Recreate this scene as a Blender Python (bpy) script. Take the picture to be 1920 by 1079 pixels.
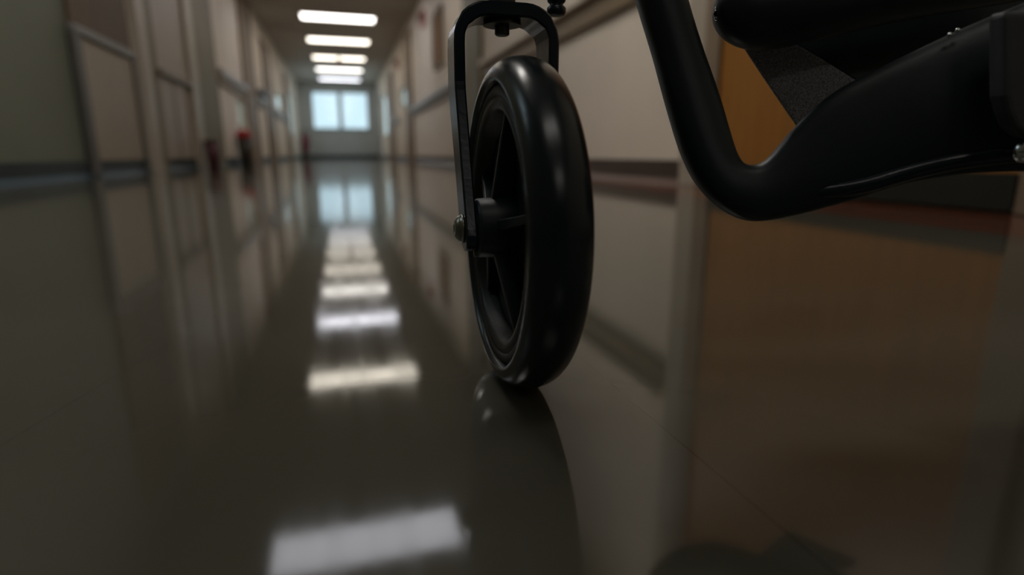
import bpy, bmesh, math, random
from mathutils import Vector, Matrix
random.seed(4)
for o in list(bpy.data.objects): bpy.data.objects.remove(o)
S = bpy.context.scene
COL = S.collection

# ------------------------------------------------------------------ camera, world, exposure
cam = bpy.data.cameras.new('camera'); co = bpy.data.objects.new('camera', cam); COL.objects.link(co)
cam.sensor_width = 36.0; cam.lens = 20.25; cam.clip_start = 0.02; cam.clip_end = 200
PITCH, YAW = math.radians(12.983), math.radians(16.105)      # 13 degrees down, turned right off the corridor's axis
Fv = Vector((math.sin(YAW)*math.cos(PITCH), math.cos(YAW)*math.cos(PITCH), -math.sin(PITCH)))
Rv = Vector((math.cos(YAW), -math.sin(YAW), 0)); Uv = Rv.cross(Fv)
m = Matrix.Identity(4)
for i in range(3): m[i][0] = Rv[i]; m[i][1] = Uv[i]; m[i][2] = -Fv[i]
m.translation = Vector((0, 0, 0.144)); co.matrix_world = m
cam.dof.use_dof = True; cam.dof.focus_distance = 0.352; cam.dof.aperture_fstop = 3.4
S.camera = co
W = bpy.data.worlds.new('sky'); S.world = W; W.use_nodes = True
bg = W.node_tree.nodes['Background']; bg.inputs[0].default_value = (0.70, 0.88, 1.0, 1); bg.inputs[1].default_value = .95
S.view_settings.view_transform = 'Standard'; S.view_settings.look = 'None'
S.view_settings.exposure = 0.4; S.view_settings.gamma = 1.0; S.view_settings.use_curve_mapping = False

# ------------------------------------------------------------------ materials
def mat(name, col, rough=0.6, metal=0.0, spec=0.5, noise=0.0, nscale=6.0, bump=0.0, bscale=40.0, coat=0.0, stretch=(1, 1, 1)):
    M = bpy.data.materials.new(name); M.use_nodes = True; nt = M.node_tree; N = nt.nodes; L = nt.links
    b = N['Principled BSDF']
    b.inputs['Base Color'].default_value = (*col, 1); b.inputs['Roughness'].default_value = rough
    b.inputs['Metallic'].default_value = metal; b.inputs['Specular IOR Level'].default_value = spec
    b.inputs['Coat Weight'].default_value = coat
    tc = N.new('ShaderNodeTexCoord'); mp = N.new('ShaderNodeMapping'); mp.inputs['Scale'].default_value = stretch
    L.new(tc.outputs['Object'], mp.inputs[0])
    if noise:
        n = N.new('ShaderNodeTexNoise'); n.inputs['Scale'].default_value = nscale; n.inputs['Detail'].default_value = 5
        L.new(mp.outputs[0], n.inputs['Vector'])
        r = N.new('ShaderNodeValToRGB')
        r.color_ramp.elements[0].position = .3; r.color_ramp.elements[1].position = .7
        r.color_ramp.elements[0].color = (*[c*(1-noise) for c in col], 1); r.color_ramp.elements[1].color = (*[min(1, c*(1+noise)) for c in col], 1)
        L.new(n.outputs['Fac'], r.inputs[0]); L.new(r.outputs[0], b.inputs['Base Color'])
    if bump:
        n2 = N.new('ShaderNodeTexNoise'); n2.inputs['Scale'].default_value = bscale; n2.inputs['Detail'].default_value = 3
        L.new(mp.outputs[0], n2.inputs['Vector'])
        bp = N.new('ShaderNodeBump'); bp.inputs['Strength'].default_value = bump; bp.inputs['Distance'].default_value = 0.002
        L.new(n2.outputs['Fac'], bp.inputs['Height']); L.new(bp.outputs[0], b.inputs['Normal'])
    return M
def emit(name, col, strength):
    M = bpy.data.materials.new(name); M.use_nodes = True; nt = M.node_tree
    b = nt.nodes['Principled BSDF']; b.inputs['Base Color'].default_value = (.8, .8, .8, 1)
    b.inputs['Emission Color'].default_value = (*col, 1); b.inputs['Emission Strength'].default_value = strength
    return M
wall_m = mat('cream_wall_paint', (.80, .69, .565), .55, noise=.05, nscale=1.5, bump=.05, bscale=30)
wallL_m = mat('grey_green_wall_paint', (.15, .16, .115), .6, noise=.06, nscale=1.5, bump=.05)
olive_m = mat('olive_door_paint', (.19, .165, .105), .55, noise=.08, nscale=2)
far_m = mat('grey_green_end_wall', (.42, .43, .40), .6, noise=.05)
ceil_m = mat('ceiling_paint', (.50, .45, .385), .8, noise=.05, nscale=2)
wood_m = mat('brown_wood', (.21, .13, .065), .45, noise=.2, nscale=5, stretch=(1, 1, .1))
orange_m = mat('orange_wood_veneer', (.33, .135, .026), .35, noise=.12, nscale=4, stretch=(6, 6, .4))
board_m = mat('dark_brown_board', (.115, .075, .043), .6, noise=.15)
rail_m = mat('brown_crash_rail', (.21, .145, .075), .45, noise=.1)
cap_m = mat('grey_handrail_vinyl', (.50, .48, .46), .35, noise=.03)
base_m = mat('dark_baseboard_vinyl', (.075, .055, .045), .3, noise=.1)
baseL_m = mat('slate_baseboard_vinyl', (.03, .042, .044), .4, spec=.25, noise=.1)
frame_m = mat('grey_metal_frame', (.085, .08, .07), .4, noise=.08)
panel_m = mat('cream_laminate', (.33, .27, .195), .45, noise=.05)
pale_m = mat('pale_frame_paint', (.42, .36, .28), .4, noise=.04)
taupe_m = mat('taupe_frame_paint', (.23, .165, .11), .4, noise=.05)
red_m = mat('red_plastic', (.42, .02, .02), .35, noise=.05)
maroon_m = mat('maroon_plastic', (.12, .04, .045), .4, noise=.05)
dark_m = mat('dark_plastic', (.035, .03, .022), .4, noise=.1)
cork_m = mat('brown_cork', (.35, .19, .09), .8, noise=.2, nscale=40)
white_m = mat('white_plastic', (.7, .7, .7), .4, noise=.02)
black_m = mat('black_gloss_paint', (.008, .015, .024), .25, spec=.45, noise=.2, nscale=30, bump=.06, bscale=260)
plastic_m = mat('black_moulded_plastic', (.008, .017, .020), .42, spec=.4, noise=.2, nscale=30, bump=.05, bscale=300)
plastic2_m = mat('charcoal_moulded_plastic', (.04, .043, .046), .55, spec=.3, noise=.15, nscale=30, bump=.1, bscale=600)
tyre_m = mat('black_polyurethane_tyre', (.006, .014, .018), .26, spec=.5, noise=.2, nscale=20, bump=.03, bscale=120)
rim_m = mat('black_nylon_rim', (.006, .0075, .008), .36, spec=.4, noise=.15, nscale=40, bump=.08, bscale=500)
steel_m = mat('zinc_steel', (.30, .29, .25), .28, metal=1.0, noise=.15, nscale=60)
chrome_m = mat('chrome', (.75, .78, .82), .12, metal=1.0, noise=.03)
dsteel_m = mat('dull_steel', (.09, .09, .08), .45, metal=.7, noise=.15, nscale=90)
fabric_m = mat('charcoal_woven_fabric', (.42, .42, .44), .95, spec=.15, noise=.5, nscale=900, bump=1.0, bscale=1100)
glass_m = bpy.data.materials.new('window_glass'); glass_m.use_nodes = True
_n = glass_m.node_tree; _n.nodes.clear()
_o = _n.nodes.new('ShaderNodeOutputMaterial'); _mx = _n.nodes.new('ShaderNodeMixShader'); _t = _n.nodes.new('ShaderNodeBsdfTransparent'); _g = _n.nodes.new('ShaderNodeBsdfGlossy')
_t.inputs[0].default_value = (.93, .97, .97, 1); _g.inputs['Roughness'].default_value = .05; _mx.inputs[0].default_value = .06
_n.links.new(_t.outputs[0], _mx.inputs[1]); _n.links.new(_g.outputs[0], _mx.inputs[2]); _n.links.new(_mx.outputs[0], _o.inputs[0])

def floor_material():
    M = bpy.data.materials.new('polished_vinyl_floor'); M.use_nodes = True; nt = M.node_tree; N = nt.nodes; L = nt.links
    b = N['Principled BSDF']
    tc = N.new('ShaderNodeTexCoord'); sep = N.new('ShaderNodeSeparateXYZ'); L.new(tc.outputs['Object'], sep.inputs[0])
    def math_(op, a, bb=None, v=None):
        n = N.new('ShaderNodeMath'); n.operation = op; L.new(a, n.inputs[0])
        if bb is not None: L.new(bb, n.inputs[1])
        if v is not None: n.inputs[1].default_value = v
        return n.outputs[0]
    X, Y = sep.outputs['X'], sep.outputs['Y']
    # mottled vinyl colour
    n1 = N.new('ShaderNodeTexNoise'); n1.inputs['Scale'].default_value = 2.2; n1.inputs['Detail'].default_value = 6; L.new(tc.outputs['Object'], n1.inputs['Vector'])
    r1 = N.new('ShaderNodeValToRGB'); r1.color_ramp.elements[0].position = .35; r1.color_ramp.elements[1].position = .68
    r1.color_ramp.elements[0].color = (.064, .061, .046, 1); r1.color_ramp.elements[1].color = (.083, .079, .061, 1)
    L.new(n1.outputs['Fac'], r1.inputs[0])
    # red-brown border along the right wall
    edge = math_('GREATER_THAN', X, v=1.16)
    mx = N.new('ShaderNodeMixRGB'); L.new(edge, mx.inputs[0]); L.new(r1.outputs[0], mx.inputs[1]); mx.inputs[2].default_value = (.12, .038, .022, 1)
    # sheet seams
    sx = math_('LESS_THAN', math_('ABSOLUTE', math_('SUBTRACT', X, v=.158)), v=.00045)
    lx = math_('SUBTRACT', math_('ADD', X, v=.251), math_('MULTIPLY', Y, v=.23))
    sl = math_('MULTIPLY', math_('LESS_THAN', math_('ABSOLUTE', lx), v=.0009), math_('LESS_THAN', Y, v=.50))
    sy = math_('MULTIPLY', math_('LESS_THAN', math_('ABSOLUTE', math_('SUBTRACT', Y, v=.541)), v=.0007), math_('GREATER_THAN', X, v=.2))
    seam = math_('MAXIMUM', math_('MULTIPLY', sx, v=.9), math_('MULTIPLY', math_('MAXIMUM', sl, sy), v=.6))
    mx2 = N.new('ShaderNodeMixRGB'); L.new(math_('MULTIPLY', seam, v=.75), mx2.inputs[0]); L.new(mx.outputs[0], mx2.inputs[1]); mx2.inputs[2].default_value = (.03, .026, .02, 1)
    L.new(mx2.outputs[0], b.inputs['Base Color'])
    # wear streaks in the polish
    mp = N.new('ShaderNodeMapping'); mp.inputs['Scale'].default_value = (70, 3.5, 1); mp.inputs['Rotation'].default_value = (0, 0, .12); L.new(tc.outputs['Object'], mp.inputs[0])
    n2 = N.new('ShaderNodeTexNoise'); n2.inputs['Scale'].default_value = 1.0; n2.inputs['Detail'].default_value = 4; L.new(mp.outputs[0], n2.inputs['Vector'])
    rr = N.new('ShaderNodeMapRange'); rr.inputs['From Min'].default_value = .3; rr.inputs['From Max'].default_value = .7
    rr.inputs['To Min'].default_value = .055; rr.inputs['To Max'].default_value = .09
    L.new(n2.outputs['Fac'], rr.inputs['Value']); L.new(rr.outputs[0], b.inputs['Roughness'])
    n3 = N.new('ShaderNodeTexNoise'); n3.inputs['Scale'].default_value = 26; n3.inputs['Detail'].default_value = 2; L.new(tc.outputs['Object'], n3.inputs['Vector'])
    b1 = N.new('ShaderNodeBump'); b1.inputs['Strength'].default_value = .05; b1.inputs['Distance'].default_value = .0006; L.new(n3.outputs['Fac'], b1.inputs['Height'])
    b2 = N.new('ShaderNodeBump'); b2.inputs['Strength'].default_value = .05; b2.inputs['Distance'].default_value = .0004; L.new(n2.outputs['Fac'], b2.inputs['Height']); L.new(b1.outputs[0], b2.inputs['Normal'])
    L.new(b2.outputs[0], b.inputs['Normal'])
    b.inputs['IOR'].default_value = 1.58
    return M
floor_m = floor_material()

# ------------------------------------------------------------------ helpers
def link(name, bm, m, parent=None, smooth=False, kind=None, bevel=0):
    me = bpy.data.meshes.new(name)
    bmesh.ops.recalc_face_normals(bm, faces=bm.faces)
    bm.to_mesh(me); bm.free(); me.materials.append(m)
    if smooth:
        for p in me.polygons: p.use_smooth = True
    o = bpy.data.objects.new(name, me); COL.objects.link(o)
    if parent: o.parent = parent
    if kind: o['kind'] = kind
    if bevel:
        md = o.modifiers.new('bevel', 'BEVEL'); md.width = bevel; md.segments = 3; md.limit_method = 'ANGLE'; md.angle_limit = math.radians(40)
    return o
def tag(o, label, cat, group=None):
    o['label'] = label; o['category'] = cat
    if group: o['group'] = group
    return o
def thing(name, loc, label, cat, group=None):
    o = bpy.data.objects.new(name, None); COL.objects.link(o); o.location = loc; o.empty_display_size = .05
    return tag(o, label, cat, group)
def box(bm, x0, x1, y0, y1, z0, z1):
    v = [bm.verts.new(p) for p in [(x0,y0,z0),(x1,y0,z0),(x1,y1,z0),(x0,y1,z0),(x0,y0,z1),(x1,y0,z1),(x1,y1,z1),(x0,y1,z1)]]
    for f in [(0,3,2,1),(4,5,6,7),(0,1,5,4),(1,2,6,5),(2,3,7,6),(3,0,4,7)]: bm.faces.new([v[i] for i in f])
    return bm
def B(*a): return box(bmesh.new(), *a)
def cyl(bm, a, b, r0, r1=None, n=32, cap=True):
    r1 = r0 if r1 is None else r1
    a = Vector(a); b = Vector(b); d = (b-a).normalized(); t = Vector((0,0,1)) if abs(d.z) < .9 else Vector((1,0,0))
    u = d.cross(t).normalized(); w = d.cross(u)
    A = [bm.verts.new(a+(u*math.cos(k*2*math.pi/n)+w*math.sin(k*2*math.pi/n))*r0) for k in range(n)]
    Bv = [bm.verts.new(b+(u*math.cos(k*2*math.pi/n)+w*math.sin(k*2*math.pi/n))*r1) for k in range(n)]
    for k in range(n): bm.faces.new([A[k], A[(k+1)%n], Bv[(k+1)%n], Bv[k]])
    if cap: bm.faces.new(A[::-1]); bm.faces.new(Bv)
    return bm
def lathe(bm, c, ax, prof, n=96, closed=False):
    """prof: list of (offset along ax, radius)"""
    c = Vector(c); ax = Vector(ax).normalized(); t = Vector((0,0,1)) if abs(ax.z) < .9 else Vector((1,0,0))
    u = ax.cross(t).normalized(); w = ax.cross(u); rows = []
    for (o, r) in prof:
        if r < 1e-6: rows.append([bm.verts.new(c+ax*o)])
        else: rows.append([bm.verts.new(c+ax*o+(u*math.cos(k*2*math.pi/n)+w*math.sin(k*2*math.pi/n))*r) for k in range(n)])
    R = list(zip(rows, rows[1:])) + ([(rows[-1], rows[0])] if closed else [])
    for a, b in R:
        for k in range(n):
            if len(a) == 1 and len(b) == 1: continue
            if len(a) == 1: bm.faces.new([a[0], b[k], b[(k+1)%n]])
            elif len(b) == 1: bm.faces.new([a[k], a[(k+1)%n], b[0]])
            else: bm.faces.new([a[k], a[(k+1)%n], b[(k+1)%n], b[k]])
    return bm
def catmull(P, sub=6):
    P = [Vector(p) for p in P]; out = []
    for i in range(len(P)-1):
        p0 = P[max(i-1,0)]; p1 = P[i]; p2 = P[i+1]; p3 = P[min(i+2,len(P)-1)]
        for k in range(sub):
            t = k/sub
            out.append(.5*((2*p1)+(-p0+p2)*t+(2*p0-5*p1+4*p2-p3)*t*t+(-p0+3*p1-3*p2+p3)*t**3))
    out.append(P[-1]); return out
def tube(bm, P, r, n=20, sub=6):
    P = catmull(P, sub); rings = []; prev = None
    for i, p in enumerate(P):
        d = (P[min(i+1,len(P)-1)]-P[max(i-1,0)]).normalized()
        if prev is None: u = d.orthogonal().normalized()
        else: u = (prev - d*prev.dot(d)).normalized()
        prev = u; w = d.cross(u)
        rings.append([bm.verts.new(p+(u*math.cos(k*2*math.pi/n)+w*math.sin(k*2*math.pi/n))*r) for k in range(n)])
    for a, b in zip(rings, rings[1:]):
        for k in range(n): bm.faces.new([a[k], a[(k+1)%n], b[(k+1)%n], b[k]])
    bm.faces.new(rings[0][::-1]); bm.faces.new(rings[-1]); return bm
def band(bm, lo, hi, thick, n=28, sub=5, power=1.0):
    """rounded section spanning lo[i]..hi[i], with half thickness thick[i]"""
    T = catmull([Vector((t, 0, 0)) for t in thick], sub); lo = catmull(lo, sub); hi = catmull(hi, sub); rings = []
    for i in range(len(lo)):
        c = (lo[i]+hi[i])/2; a = (hi[i]-lo[i])/2
        j0, j1 = max(i-1,0), min(i+1,len(lo)-1)
        d = ((lo[j1]+hi[j1])-(lo[j0]+hi[j0])).normalized(); nrm = a.cross(d).normalized()*max(T[i].x, .0005)
        ring = []
        for k in range(n):
            an = 2*math.pi*k/n; cs, sn = math.cos(an), math.sin(an)
            cs = math.copysign(abs(cs)**power, cs); sn = math.copysign(abs(sn)**power, sn)
            ring.append(bm.verts.new(c+a*cs+nrm*sn))
        rings.append(ring)
    for p, q in zip(rings, rings[1:]):
        for k in range(n): bm.faces.new([p[k], p[(k+1)%n], q[(k+1)%n], q[k]])
    bm.faces.new(rings[0][::-1]); bm.faces.new(rings[-1]); return bm

# ------------------------------------------------------------------ the corridor shell
WL, WR, H, Y0, Y1 = -1.62, 1.62, 3.1, -7.0, 26.2
link('floor', B(WL-.15, WR+.15, Y0, Y1, -.1, 0), floor_m, kind='structure')
link('ceiling', B(WL-.15, WR+.15, Y0, Y1, H, H+.1), ceil_m, kind='structure')
def wall_holes(name, x0, x1, ya, yb, holes, m):
    """holes: (y0,y1,z0,z1) sorted along y"""
    bm = bmesh.new(); y = ya
    for (a, b, z0, z1) in holes:
        box(bm, x0, x1, y, a, 0, H)
        if z0 > 0: box(bm, x0, x1, a, b, 0, z0)
        box(bm, x0, x1, a, b, z1, H); y = b
    box(bm, x0, x1, y, yb, 0, H)
    return link(name, bm, m, kind='structure')
HL = [(10.95, 11.75, .62, 1.08), (17.7, 19.9, 1.42, 1.86), (22.2, 24.6, .85, 2.3)]
HR = [(14.8, 16.7, 1.36, 1.84), (21.6, 24.4, .85, 2.3)]
wall_holes('wall_left', WL-.15, WL, 5.78, Y1, HL, wall_m)
H_FILL = [(1.0, 2.1, 1.4, 2.5)]  # added unseen window opening, lets sky light onto the near right wall
wall_holes('wall_left', WL-.15, WL, Y0, 5.78, H_FILL, wallL_m)
wall_holes('wall_right', WR, WR+.15, Y0, Y1, HR, wall_m)
link('wall_back', B(WL-.15, WR+.15, Y0-.15, Y0, 0, H), wallL_m, kind='structure')
WX0, WX1, WZ0, WZ1 = -1.05, 1.22, 1.19, 2.70
bm = bmesh.new(); box(bm, WL-.15, WX0, Y1, Y1+.15, 0, H); box(bm, WX1, WR+.15, Y1, Y1+.15, 0, H); box(bm, WX0, WX1, Y1, Y1+.15, 0, WZ0); box(bm, WX0, WX1, Y1, Y1+.15, WZ1, H)
link('wall_end', bm, far_m, kind='structure')
# end window: frame, mullion and two panes
bm = bmesh.new(); fy0, fy1 = Y1+.02, Y1+.09
box(bm, WX0, WX0+.05, fy0, fy1, WZ0, WZ1); box(bm, WX1-.05, WX1, fy0, fy1, WZ0, WZ1); box(bm, WX0+.05, WX1-.05, fy0, fy1, WZ0, WZ0+.05); box(bm, WX0+.05, WX1-.05, fy0, fy1, WZ1-.05, WZ1)
mid = .075; box(bm, mid-.09, mid+.09, fy0, fy1, WZ0+.05, WZ1-.05)
wf = link('window_1', bm, mat('window_frame_grey', (.28, .33, .34), .4, noise=.03), kind='structure')
for a, b in ((WX0+.05, mid-.09), (mid+.09, WX1-.05)):
    link('pane', B(a, b, Y1+.045, Y1+.055, WZ0+.05, WZ1-.05), glass_m, wf)
link('sill', B(WX0-.06, WX1+.06, Y1-.05, Y1+.02, WZ0-.04, WZ0), far_m, wf)
k = 2
for side, hs in ((-1, HL), (1, HR), (-1, H_FILL)):  # last group is the added fill window beside the camera
    for (a, b, z0, z1) in hs:
        xa, xb = (WL-.10, WL-.04) if side < 0 else (WR+.04, WR+.10)
        bm = bmesh.new()
        box(bm, xa, xb, a, a+.05, z0, z1); box(bm, xa, xb, b-.05, b, z0, z1); box(bm, xa, xb, a+.05, b-.05, z0, z0+.04); box(bm, xa, xb, a+.05, b-.05, z1-.04, z1)
        w = link('window_%d' % k, bm, pale_m, kind='structure'); k += 1
        xm = (xa+xb)/2; link('pane', B(xm-.004, xm+.004, a+.05, b-.05, z0+.04, z1-.04), glass_m, w)
# baseboards with a coved foot
link('baseboard_left', B(WL, WL+.02, Y0, Y1, 0, .105), baseL_m, kind='structure')
bm = bmesh.new(); box(bm, WR-.02, WR, 2.47, Y1, 0, .118); box(bm, WR-.02, WR, Y0, .9, 0, .118)
link('baseboard_right', bm, base_m, kind='structure')
link('baseboard_end', B(WL+.02, WR-.02, Y1-.02, Y1, 0, .14), baseL_m, kind='structure')
def cove(name, xw, s, ya, yb, r, m):
    bm = bmesh.new(); pts = [(0, 0)] + [(s*(r - r*math.sin(t)), r - r*math.cos(t)) for t in [i*math.pi/2/6 for i in range(7)]]
    pts = [(0, 0)] + [(s*(r-r*math.sin(t)), r-r*math.cos(t)) for t in [i*math.pi/2/6 for i in range(7)]]
    A = [bm.verts.new((xw+p[0], ya, p[1])) for p in pts]; Bq = [bm.verts.new((xw+p[0], yb, p[1])) for p in pts]
    n = len(pts)
    for i in range(n): bm.faces.new([A[i], A[(i+1) % n], Bq[(i+1) % n], Bq[i]])
    bm.faces.new(A[::-1]); bm.faces.new(Bq)
    return link(name, bm, m, kind='structure')
cove('trim_1', WL+.02, 1, Y0, Y1-.02, .03, mat('grey_blue_cove', (.025, .05, .065), .45, spec=.25, noise=.05))
cove('trim_2', WR-.02, -1, 2.47, Y1-.02, .03, mat('brown_grey_cove', (.12, .07, .05), .35, noise=.05))

# pilasters and reveals of the left wall
def st(name, a, m, bev=.004): return link(name, B(*a), m, kind='structure', bevel=bev)
st('trim_3', (WL, WL+.06, 5.80, 6.06, 0, H), pale_m)
st('trim_4', (WL, WL+.03, 6.06, 6.34, 0, H), olive_m)
st('trim_5', (WL, WL+.07, 7.52, 7.85, 0, H), pale_m)
st('wall_recess', (WL, WL+.025, 7.85, 9.35, 0, H), olive_m)
st('trim_6', (WR-.05, WR, 6.80, 7.70, 0, H), olive_m)

# ------------------------------------------------------------------ doors (their frames and handles)
def door(n, side, ya, yb, zt, m_leaf, frame, window=None, handle='near'):
    x0, x1 = (WL, WL+.035) if side < 0 else (WR-.035, WR)
    bm = bmesh.new()
    if window:
        a, b, z0, z1 = window
        box(bm, x0, x1, ya, a, 0.01, zt); box(bm, x0, x1, b, yb, 0.01, zt); box(bm, x0, x1, a, b, 0.01, z0); box(bm, x0, x1, a, b, z1, zt)
    else: box(bm, x0, x1, ya, yb, 0.01, zt)
    d = link('door_%d' % n, bm, m_leaf, kind='structure')
    f = bmesh.new(); e = .055; X0, X1 = (WL, WL+e) if side < 0 else (WR-e, WR)
    box(f, X0, X1, ya-.11, ya, 0, zt+.1); box(f, X0, X1, yb, yb+.11, 0, zt+.1); box(f, X0, X1, ya, yb, zt, zt+.1)
    link('door_frame', f, frame, d, bevel=.005)
    hy = ya+.1 if handle == 'near' else yb-.1
    s = 1 if side < 0 else -1; xx = x1 if side < 0 else x0
    h = bmesh.new(); cyl(h, (xx, hy, 1.0), (xx+s*.05, hy, 1.0), .011, n=16); cyl(h, (xx+s*.05, hy-.01, 1.0), (xx+s*.05, hy+(.12 if handle == 'near' else -.12), 1.0), .009, n=16)
    link('door_handle', h, steel_m, d, smooth=True)
    return d
door(1, 1, 1.02, 2.26, 2.3, orange_m, taupe_m, handle='far')
door(2, -1, 12.0, 13.1, 2.9, wood_m, wood_m)
door(3, -1, 15.0, 16.2, 2.6, wood_m, wood_m)
door(4, -1, 20.4, 21.5, 2.6, wood_m, wood_m)
door(5, 1, 13.7, 14.5, 2.75, wood_m, wood_m)
door(6, 1, 18.6, 19.8, 2.5, wood_m, wood_m)
door(7, 1, 24.7, 25.7, 2.5, taupe_m, far_m)
st('trim_7', (WR-.05, WR, 2.375, 2.52, 0, H), pale_m)
st('trim_8', (WR-.012, WR, 2.0, 2.374, 2.41, H), taupe_m)
link('trim_9', B(WR-.06, WR-.036, 1.02, 2.26, 0.012, .10), mat('dark_kick_plate', (.02, .022, .016), .35, noise=.1), kind='structure')

# ------------------------------------------------------------------ handrails
def handrail(ya, yb, side, z0, z1, z2, label, name='handrail', cap=None):
    s = 1 if side < 0 else -1; xw = WL if side < 0 else WR
    t = thing(name, (xw, (ya+yb)/2, 0), label, 'handrail')
    def P(n, bm, m, **k):
        o = link(n, bm, m, t, **k); o.location = (-xw, -(ya+yb)/2, 0); return o
    a, b = sorted((xw+s*.002, xw+s*.035)); P('crash_board', B(a, b, ya, yb, z0, z1), rail_m, bevel=.006)
    a, b = sorted((xw+s*.002, xw+s*.075)); P('grab_rail', B(a, b, ya, yb, z1, z2), cap or cap_m, bevel=.015)
    return t
handrail(2.6, 6.72, 1, .965, 1.10, 1.17, 'brown handrail with cream top on the right wall, nearest length by the wheel', cap=mat('cream_rail_top', (.74, .64, .52), .6, noise=.03))
handrail(7.7, 13.5, 1, .99, 1.10, 1.18, 'grey and brown handrail on the right wall between pilaster and far brown door')
handrail(16.9, 18.3, 1, 1.0, 1.10, 1.18, 'short grey handrail on right wall beyond the bright pane')
handrail(9.45, 11.8, -1, 1.12, 1.26, 1.36, 'brown and grey handrail on left wall above the red-topped bin')
handrail(13.35, 14.75, -1, 1.14, 1.26, 1.36, 'short handrail on left wall between the two nearer brown doors')
handrail(16.5, 20.1, -1, 1.12, 1.25, 1.33, 'far handrail on left wall below the bright blue pane')

# ------------------------------------------------------------------ left: framed half panels
t = thing('partition_panel', (WL+.04, 5.1, 0), 'beige half-height panel in dark metal posts with a dark brown board above it', 'panel')
def LP(n, a, m, bev=.004):
    o = link(n, B(*a), m, t, bevel=bev); o.location = (-(WL+.04), -5.1, 0); return o
LP('post', (WL+.002, WL+.05, 4.50, 4.62, 0, .90), frame_m, .01)
LP('post', (WL+.002, WL+.045, 5.62, 5.70, 0, .90), frame_m, .01)
LP('top_rail', (WL+.002, WL+.055, 4.50, 5.70, .90, .955), mat('grey_rail_paint', (.16, .155, .14), .35, noise=.05), .012)
LP('lower_panel', (WL+.002, WL+.03, 4.60, 5.62, .105, .90), panel_m)
LP('upper_board', (WL+.002, WL+.03, 4.55, 5.68, .955, 2.5), board_m)
t = thing('cupboard', (WL+.04, 6.9, 0), 'pale beige double cupboard front with a thin grey ledge beyond the first pilaster', 'cupboard')
def LC(n, a, m, bev=.004):
    o = link(n, B(*a), m, t, bevel=bev); o.location = (-(WL+.04), -6.9, 0); return o
lp_m = mat('pale_beige_laminate', (.42, .355, .29), .45, noise=.03); sh_m = mat('taupe_edge_strip', (.24, .20, .155), .5, noise=.05)
LC('upper_panel', (WL+.002, WL+.035, 6.34, 7.5, .93, 2.9), lp_m)
LC('ledge', (WL+.002, WL+.07, 6.34, 7.5, .87, .93), sh_m, .01)
LC('door', (WL+.002, WL+.035, 6.36, 6.78, .11, .87), lp_m); LC('door', (WL+.002, WL+.035, 6.86, 7.28, .11, .87), lp_m)
LC('post', (WL+.002, WL+.04, 6.785, 6.855, .105, .87), sh_m); LC('post', (WL+.002, WL+.04, 7.285, 7.35, .105, .87), sh_m)

# ------------------------------------------------------------------ small things along the corridor
def lamp_head(y, cc, st_, label, xc=.12, w=1.52, d=.52):
    if y < 5: xc = .02
    t = thing('ceiling_light', (xc, y, H), label, 'ceiling light', 'fluorescent panels along the ceiling')
    bm = bmesh.new()
    for a in ((-w/2-.03, w/2+.03, -d/2-.03, -d/2), (-w/2-.03, w/2+.03, d/2, d/2+.03), (-w/2-.03, -w/2, -d/2, d/2), (w/2, w/2+.03, -d/2, d/2)):
        box(bm, a[0], a[1], a[2], a[3], -.05, -.001)
    box(bm, -w/2, w/2, -d/2, d/2, -.012, -.001)
    link('housing', bm, white_m, t)
    link('diffuser', B(-w/2, w/2, -d/2, d/2, -.04, -.014), emit('diffuser_glow', cc, st_), t)
warm, cool, neut = (1.0, .91, .77), (.93, .93, 1.0), (1.0, .95, .88)
for y, cc, s_, lab in [(2.4, neut, 12.0, 'added fill light overhead, above the wheelchair and out of frame'),  # added unseen lamp, brightens the near walls and floor
                   (-.8, neut, 2.2, 'added fill light behind the camera, first behind the wheelchair'),  # added unseen lamp, fills the camera side of strap and footrest
                   (-3.7, neut, 2.4, 'added fill light behind the camera, near the closed back wall'),  # added unseen lamp, more fill from behind the camera
                   (4.45, cool, 2.8, 'cool white ceiling light nearest the camera, seen only mirrored at the bottom of the floor'),
                   (8.3, warm, 4.0, 'warm white ceiling light mirrored in the floor left of the wheel foot, second streak up'),
                   (11.4, cool, 5.0, 'cool white ceiling light out of frame, third mirrored streak up the floor from the bottom'),
                   (14.1, neut, 5.0, 'largest ceiling light visible at the top of the picture'),
                   (16.8, warm, 3.8, 'warm ceiling light, second of the row seen from the top'),
                   (19.7, warm, 3.5, 'warm ceiling light split by the small hanging sign'),
                   (22.3, neut, 4, 'ceiling light fourth in the row, just beyond the hanging sign'),
                   (25.0, cool, 3.5, 'farthest ceiling light, just above the end window')]:
    lamp_head(y, cc, s_, lab)
# hanging sign in front of the third visible light
t = thing('hanging_sign', (.11, 19.0, H), 'small dark hanging sign with a red lower edge under the ceiling', 'sign')
link('hanger', B(-.015, .015, -.01, .01, -.14, -.001), dark_m, t); link('sign_plate', B(-.16, .16, -.02, .02, -.33, -.26), red_m, t, bevel=.005); link('bracket', B(-.05, .05, -.015, .015, -.26, -.14), dark_m, t)
def alarm(y, z, s, label):
    t = thing('fire_alarm', (WR, y, z), label, 'fire alarm', 'fire alarms high on the right wall')
    link('back_box', B(-.06, -.002, -.11*s, .11*s, -.12*s, .12*s), red_m, t, bevel=.01)
    link('strobe', B(-.11, -.06, -.06*s, .06*s, -.02, .08*s), maroon_m, t, bevel=.015)
alarm(11.4, 2.56, 1.1, 'red fire alarm above the framed notice board')
alarm(16.6, 2.52, 1.1, 'farther red fire alarm over the brown door')
t = thing('notice_board', (WR, 9.8, 1.95), 'tall narrow brown framed notice board on the right wall left of the fork', 'notice board')
bm = bmesh.new(); 
for a in ((-.42, .42, .38, .43), (-.42, .42, -.43, -.38), (-.42, -.36, -.38, .38), (.36, .42, -.38, .38)): box(bm, -.05, -.002, a[0], a[1], a[2], a[3])
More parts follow.
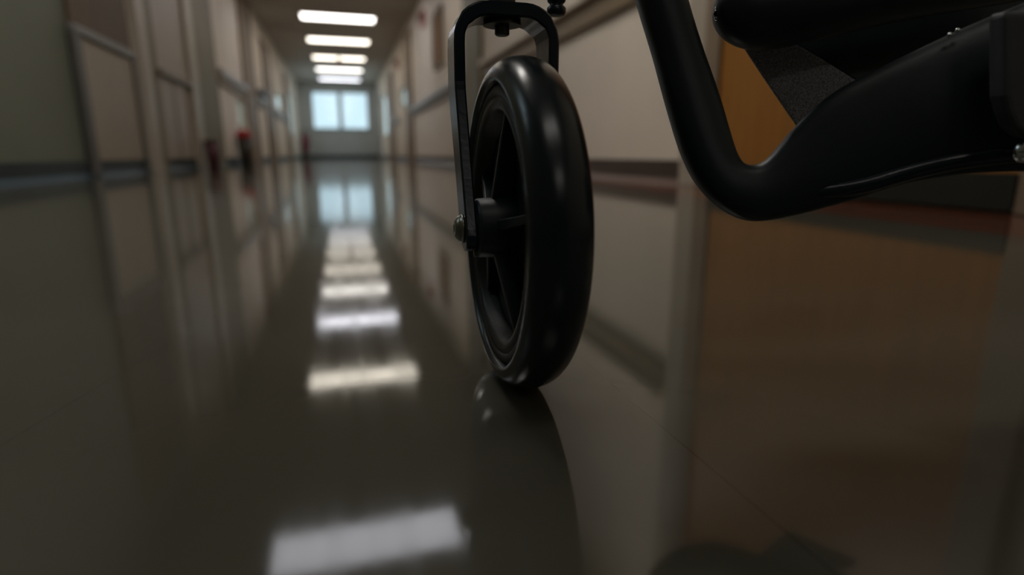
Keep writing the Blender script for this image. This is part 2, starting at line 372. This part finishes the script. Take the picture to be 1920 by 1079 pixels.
link('board_frame', bm, wood_m, t, bevel=.004); link('cork_panel', B(-.02, -.002, -.36, .36, -.38, .38), cork_m, t)
# tall bin with a red lid
t = thing('waste_bin', (WL+.14, 10.35, 0), 'slim dark bin with a bright red lid against the left wall', 'bin')
link('body', lathe(bmesh.new(), (0,0,0), (0,0,1), [(0, 0), (0, .07), (.02, .085), (.40, .115), (.41, 0)], n=32), dark_m, t, smooth=True)
link('lid', lathe(bmesh.new(), (0,0,0), (0,0,1), [(.40, 0), (.40, .105), (.43, .12), (.49, .11), (.53, .06), (.54, 0)], n=32), red_m, t, smooth=True)
t = thing('small_bin', (WL+.165, 7.7, 0), 'small maroon bin at the foot of the olive wall recess', 'bin')
link('body', lathe(bmesh.new(), (0,0,0), (0,0,1), [(0, 0), (0, .06), (.30, .08), (.30, .072), (.05, .05), (.05, 0)], n=32), maroon_m, t, smooth=True)
link('rim', lathe(bmesh.new(), (0,0,.30), (0,0,1), [(0, .07), (.012, .07), (.012, .086), (0, .086)], n=32, closed=True), dark_m, t, smooth=True)
# fire extinguisher at the far end
t = thing('fire_extinguisher', (WL+.25, 25.3, 0), 'red fire extinguisher on a dark stand in the far left corner', 'fire extinguisher')
link('cylinder', lathe(bmesh.new(), (0,0,.25), (0,0,1), [(0, 0), (0, .12), (.03, .14), (.62, .14), (.72, .06), (.74, 0)], n=32), mat('deep_red_enamel', (.16, .02, .03), .4, noise=.05), t, smooth=True)
link('stand', lathe(bmesh.new(), (0,0,0), (0,0,1), [(0, 0), (0, .16), (.05, .16), (.25, .12), (.25, 0)], n=32), dark_m, t, smooth=True)
link('valve', cyl(bmesh.new(), (0,0,.99), (0,0,1.15), .045, .03, n=16), dark_m, t)
link('hose', tube(bmesh.new(), [(0,0,1.1), (.12,-.05,1.05), (.18,-.08,.8), (.17,-.08,.5)], .02, n=10), dark_m, t, smooth=True)
# folder tray on the left handrail
t = thing('folder_tray', (WL+.075, 14.0, 1.361), 'dark grey tray of papers resting on the left handrail', 'tray')
link('tray_body', B(-.07, .08, -.42, .42, 0, .06), dark_m, t, bevel=.01)
link('papers', B(-.06, .06, -.36, .36, .06, .13), mat('grey_blue_paper', (.26, .28, .34), .7, noise=.1), t, bevel=.004)
# bright corner guard stop by the orange door
t = tag(link('door_stop', lathe(bmesh.new(), (1.56, 1.66, 0), (0,0,1), [(0, 0), (0, .022), (.012, .024), (.03, .016), (.036, 0)], n=32), chrome_m, smooth=True), 'small bright metal door stop on the red floor border', 'door stop')

# ------------------------------------------------------------------ the wheelchair's front end
TH = math.radians(2)
CW = Vector((.102, .345, .1)); u = Vector((math.sin(TH), math.cos(TH), 0)); l = Vector((-math.cos(TH), math.sin(TH), 0)); Zv = Vector((0, 0, 1))
WC = thing('wheelchair', (CW.x, CW.y, 0), 'black wheelchair, its front caster standing on the polished floor and footrest at right', 'wheelchair')
def part(n, bm, m, parent=None, **k):
    """everything is modelled in world coordinates; the wheelchair's origin is at the caster's foot"""
    bmesh.ops.translate(bm, verts=bm.verts, vec=-Vector((CW.x, CW.y, 0)))
    return link(n, bm, m, parent or WC, **k)
# caster wheel: tyre > rim, hub, ribs
prof = []
Ro, tr = .100, .0165
prof += [(.0118, .0845), (.0125, .0852), (.0135, .0858)]
for i in range(0, 33):
    a = -math.pi/2*1.0 + math.pi*i/32            # round tread from the left sidewall over to the right
    prof.append((-tr*math.sin(a), Ro-.0135+.0135*math.cos(a)**.9 if math.cos(a) > 1e-6 else Ro-.0135))
prof += [(-.0135, .0858), (-.0125, .0852), (-.0118, .0845), (0, .083)]
tyre = part('tyre', lathe(bmesh.new(), CW, l, prof, n=160, closed=True), tyre_m, smooth=True)
rp = [(.0115, .0846), (.0133, .0838), (.0138, .0795), (.0132, .0784), (.0122, .0780), (.0134, .0775), (.0138, .0735), (.0133, .0716), (.0115, .0702), (.004, .0675), (.002, .066),
      (-.002, .066), (-.004, .0675), (-.0115, .0702), (-.0133, .0716), (-.0138, .0735), (-.0138, .0795), (-.0133, .0838), (-.0115, .0846)]
wheel = part('wheel_rim', lathe(bmesh.new(), CW, l, rp, n=160, closed=True), rim_m, smooth=True)
part('web', lathe(bmesh.new(), CW, l, [(.002, .016), (.002, .067), (-.002, .067), (-.002, .016)], n=96, closed=True), plastic_m, wheel, smooth=False)
hub = part('hub', lathe(bmesh.new(), CW, l, [(.0262, .006), (.0262, .0150), (.0255, .0172), (.0240, .0180), (.004, .0195), (-.004, .0195), (-.0240, .0180), (-.0262, .0160), (-.0262, .006)], n=64, closed=True), plastic_m, wheel, smooth=True)
for k in range(5):
    a = math.radians(97 + 72*k); dr = u*math.cos(a)+Zv*math.sin(a); tn = -u*math.sin(a)+Zv*math.cos(a)
    for sgn in (1, -1):
        bm = bmesh.new(); vs = []
        for (r, hw, h) in ((.0175, .0032, .016), (.0685, .0022, .009)):
            for dt in (-hw, hw):
                for ll in (.0021, h): vs.append(bm.verts.new(CW+dr*r+tn*dt+l*(sgn*ll)))
        for f in [(0,1,3,2),(4,6,7,5),(0,4,5,1),(2,3,7,6),(1,5,7,3),(0,2,6,4)]: bm.faces.new([vs[i] for i in f])
        part('spoke', bm, plastic_m, wheel, bevel=.001)
# fork: one bent flat bar
def fork_mesh():
    bm = bmesh.new(); s = .0300; zt = .2305; rr = .018; hw = .0150; th = .0034
    path = []                                     # (lateral, z, normal angle, centre u, half width)
    def cu(z):
        if z >= .185: return .0345
        t = (.185-z)/(.185-.1); t = min(max(t, -.2), 1.2)
        return .0345*(1-t)
    leg = []
    for z in (.0870, .0876, .0890, .0912, .0940, .0972, .1005, .115, .13, .145, .16, .170, .178, .183, .188, .195, .203, .210):
        w = hw - .0022*min(1, max(0, (.185-z)/.05))
        if z < .1: w = math.sqrt(max(0, .0130**2-(.1-z)**2))+.0003
        leg.append((z, cu(z), w))
    for z, c_, w in leg: path.append((s, z, 0, c_, w))
    for i in range(1, 9):
        a = math.pi/2*i/8; path.append((s-rr+rr*math.cos(a), zt-rr+rr*math.sin(a), a, .0345, hw))
    for q in (.6, .2, -.2, -.6): path.append(((s-rr)*q, zt, math.pi/2, .0345, hw))
    for i in range(0, 9):
        a = math.pi/2+math.pi/2*i/8; path.append((-(s-rr)+rr*math.cos(a), zt-rr+rr*math.sin(a), a, .0345, hw))
    for z, c_, w in leg[::-1]: path.append((-s, z, math.pi, c_, w))
    rings = []
    for (la, z, a, c_, w) in path:
        n = l*math.cos(a)+Zv*math.sin(a); p = Vector((CW.x, CW.y, 0))+l*la+Zv*z+u*c_
        t2 = th*(1.25 if z > .225 else 1)
        b = min(.0011, w*.4)
        rings.append([bm.verts.new(p+u*x+n*y) for x, y in ((-w+b, -t2), (w-b, -t2), (w, -t2+b), (w, t2-b), (w-b, t2), (-w+b, t2), (-w, t2-b), (-w, -t2+b))])
    for a, b in zip(rings, rings[1:]):
        for k in range(8): bm.faces.new([a[k], a[(k+1)%8], b[(k+1)%8], b[k]])
    bm.faces.new(rings[0][::-1]); bm.faces.new(rings[-1]); return bm
fork = part('caster_fork', fork_mesh(), black_m)
A = CW
# axle bolt heads and axle
def hexhead(bm, c, ax, r, h, n=6):
    c = Vector(c); ax = Vector(ax).normalized()
    return cyl(bm, c, c+ax*h, r, r*.97, n=n)
part('axle', cyl(bmesh.new(), A+l*.0335, A-l*.0335, .0045, n=24), steel_m, fork)
bm = bmesh.new(); lathe(bm, A+l*.0335, l, [(0, 0), (0, .0088), (.0012, .0088), (.0013, .0080), (.0026, .0077), (.0046, .0058), (.0052, .0040), (.0052, .0028), (.0035, .0025), (.0035, 0)], n=40)
part('axle_bolt', bm, steel_m, fork, smooth=True)
part('axle_nut', hexhead(bmesh.new(), A-l*.0335, -l, .009, .006), steel_m, fork)
part('set_screw', lathe(bmesh.new(), A+l*.0262-Zv*.0145+u*-.004, l, [(-.003, 0), (-.003, .0028), (.0008, .0028), (.0014, .0015), (.0014, 0)], n=20), dsteel_m, wheel, smooth=True)
# stem under the arch: boss, washer, bolt; stem housing above
ST = Vector((CW.x, CW.y, 0))+u*.0355
part('boss', lathe(bmesh.new(), ST, (0,0,1), [(.2248, 0), (.2248, .0120), (.2262, .0120), (.2262, 0)], n=40), black_m, fork)
part('washer', lathe(bmesh.new(), ST, (0,0,1), [(.2238, 0), (.2238, .0120), (.2248, .0120), (.2248, 0)], n=48), dsteel_m, fork)
part('stem_bolt', lathe(bmesh.new(), ST, (0,0,1), [(.2180, 0), (.2180, .0038), (.2188, .0047), (.2238, .0047), (.2238, 0)], n=24), dsteel_m, fork, smooth=False)
part('stem_housing', lathe(bmesh.new(), ST, (0,0,1), [(.2500, 0), (.2500, .017), (.256, .0185), (.345, .0185), (.350, .016), (.350, 0)], n=40), black_m, smooth=True)
part('stem', cyl(bmesh.new(), ST+Zv*.2340, ST+Zv*.2505, .0085), dsteel_m, fork)
# adjustment bolt right of the arch
AB = Vector((.1441, .3924, 0))
part('adjusting_bolt', lathe(bmesh.new(), AB, (0,0,1), [(.2345, 0), (.2345, .0036), (.2352, .0055), (.2368, .0064), (.2395, .0064), (.2408, .0050), (.2415, .0044), (.2422, .0047), (.2430, .0056), (.2440, .0062), (.2475, .0064), (.2482, .0056), (.2495, .0064), (.2900, .0064), (.2900, 0)], n=28), black_m, smooth=True)
# frame out of view above: bracket, side tube
part('frame_bracket', box(bmesh.new(), .095, .155, .375, .405, .288, .345), black_m, bevel=.004)
part('side_tube', tube(bmesh.new(), [(.105, .388, .335), (.150, .370, .335), (.180, .358, .335), (.20, .355, .345), (.20, .36, .42), (.20, .30, .44), (.20, -.2, .44)], .0125), black_m, smooth=True)
# footrest hanger: round tube that flares into a moulded blade
OUT = [[.1560,.3700,.336],[.1660,.3555,.287],[.1761,.3394,.2344],[.1833,.3298,.2033],[.1885,.3187,.172],[.1936,.3073,.1442],[.2003,.2978,.1259],[.2107,.2873,.1126],[.2251,.2786,.1069],[.2465,.2681,.1113],[.27,.2559,.1198],[.2913,.2434,.1288],[.3089,.2288,.1338],[.3297,.2126,.1358],[.3531,.195,.1353],[.385,.172,.134]]
INN = [[.1836,.3620,.336],[.1936,.3475,.287],[.2037,.3314,.2344],[.2102,.3228,.2064],[.2172,.3115,.1766],[.2208,.3015,.1527],[.2226,.2952,.142],[.2253,.2891,.1375],[.2332,.2845,.1412],[.2467,.2796,.1594],[.2624,.2719,.1771],[.2843,.2604,.1911],[.3109,.2457,.2064],[.335,.231,.2187],[.3592,.216,.23],[.392,.196,.240]]
TK = [.0142,.0142,.0142,.0140,.0140,.0136,.0125,.011,.0095,.0085,.008,.008,.008,.008,.008,.008]
hanger = part('footrest_hanger', band(bmesh.new(), OUT, INN, TK, power=.8), plastic_m, smooth=True)
LIP = [Vector(a).lerp(Vector(b), max(.10, .42-.10*(i-7))) for i, (a, b) in enumerate(zip(OUT, INN))]
lip = [p+Vector((0,-1,.1)).normalized()*.0055*(-1+2*min(1, max(0, (i-7)/3))) for i, p in enumerate(LIP)]
part('edge_rim', tube(bmesh.new(), lip[7:], .0045, n=16), black_m, hanger, smooth=True)
# footplate above it, nose to the left
FLO = [[.2194,.3248,.2257],[.2215,.3225,.2189],[.226,.3197,.2126],[.2349,.316,.2077],[.247,.3121,.2061],[.265,.3075,.2086],[.293,.301,.2151],[.3304,.2922,.2235],[.3769,.2806,.2313],[.4235,.2691,.2391]]
FUP = [[.2196,.3253,.2282],[.2209,.3264,.2344],[.2241,.327,.2407],[.23,.3268,.2469],[.2386,.3254,.2515],[.2558,.3216,.2562],[.2898,.3129,.2609],[.3333,.3022,.2687],[.3799,.291,.278],[.4266,.2798,.2873]]
fp = part('footplate', band(bmesh.new(), FLO, FUP, [.002,.008,.012,.016,.018,.019,.019,.019,.019,.019]), plastic_m, smooth=True)
for z, rr_ in ((.2235, .0016), (.2262, .0024), (.2290, .0016)):
    q = Vector((.2204, .3225, z)); bm = bmesh.new(); bmesh.ops.create_uvsphere(bm, u_segments=16, v_segments=10, radius=rr_); bmesh.ops.translate(bm, verts=bm.verts, vec=q)
    part('stud', bm, black_m if rr_ > .002 else chrome_m, fp, smooth=True)
# heel strap and the dark inner guard
sa = [[.2437,.3473,.2287],[.2542,.3401,.2113],[.2676,.3308,.1885],[.2841,.3196,.1616],[.3036,.3065,.1307]]
sb = [[.2634,.3412,.2267],[.2873,.3309,.2126],[.3048,.3232,.2019],[.3223,.3154,.1905],[.3653,.2966,.1636]]
part('heel_strap', band(bmesh.new(), sa, sb, [.0015]*5, power=.35, sub=4), fabric_m, smooth=True)
pts = [[.2921,.3561,.2658],[.2891,.346,.2199],[.3319,.3271,.1928],[.3451,.3212,.1841],[.4572,.2984,.2241],[.4619,.3146,.297]]
bm = bmesh.new(); off = Vector((.25, 1, 0)).normalized()*.008
f0 = [bm.verts.new(Vector(p)) for p in pts]; f1 = [bm.verts.new(Vector(p)+off) for p in pts]; n = len(pts)
bm.faces.new(f0); bm.faces.new(f1[::-1])
for i in range(n): bm.faces.new([f0[i], f0[(i+1)%n], f1[(i+1)%n], f1[i]])
part('inner_guard', bm, plastic_m, bevel=.002)
# charcoal bracket at the right edge with a bright screw
pts = [[.2936,.2138,.2087],[.2912,.2053,.1704],[.2925,.2030,.1630],[.2950,.2008,.1560],[.2990,.1988,.1520],[.3045,.1968,.1508],[.3187,.1927,.1508],[.3224,.2055,.2087]]
bm = bmesh.new(); off = Vector((.35, .9, .1)).normalized()*.012
pts = [Vector(p)+Vector((.0035, -.001, 0)) for p in pts]
f0 = [bm.verts.new(Vector(p)) for p in pts]; f1 = [bm.verts.new(Vector(p)+off) for p in pts]; n = len(pts)
bm.faces.new(f0); bm.faces.new(f1[::-1])
for i in range(n): bm.faces.new([f0[i], f0[(i+1)%n], f1[(i+1)%n], f1[i]])
part('side_bracket', bm, plastic2_m, hanger, bevel=.003)
vd = Vector((-.55, -.83, 0)).normalized()
part('pivot_screw', lathe(bmesh.new(), Vector((.3085, .2002, .1455)), vd, [(-.02, 0), (-.02, .0026), (0, .0026), (0, .0052), (.0015, .0050), (.0035, .0030), (.0035, 0)], n=28), chrome_m, hanger, smooth=True)
for q in ((.3010, .2404, .2036), (.3040, .2389, .2055)):
    bm = bmesh.new(); bmesh.ops.create_uvsphere(bm, u_segments=16, v_segments=10, radius=.0012); bmesh.ops.translate(bm, verts=bm.verts, vec=Vector(q)); part('rivet', bm, chrome_m, hanger, smooth=True)
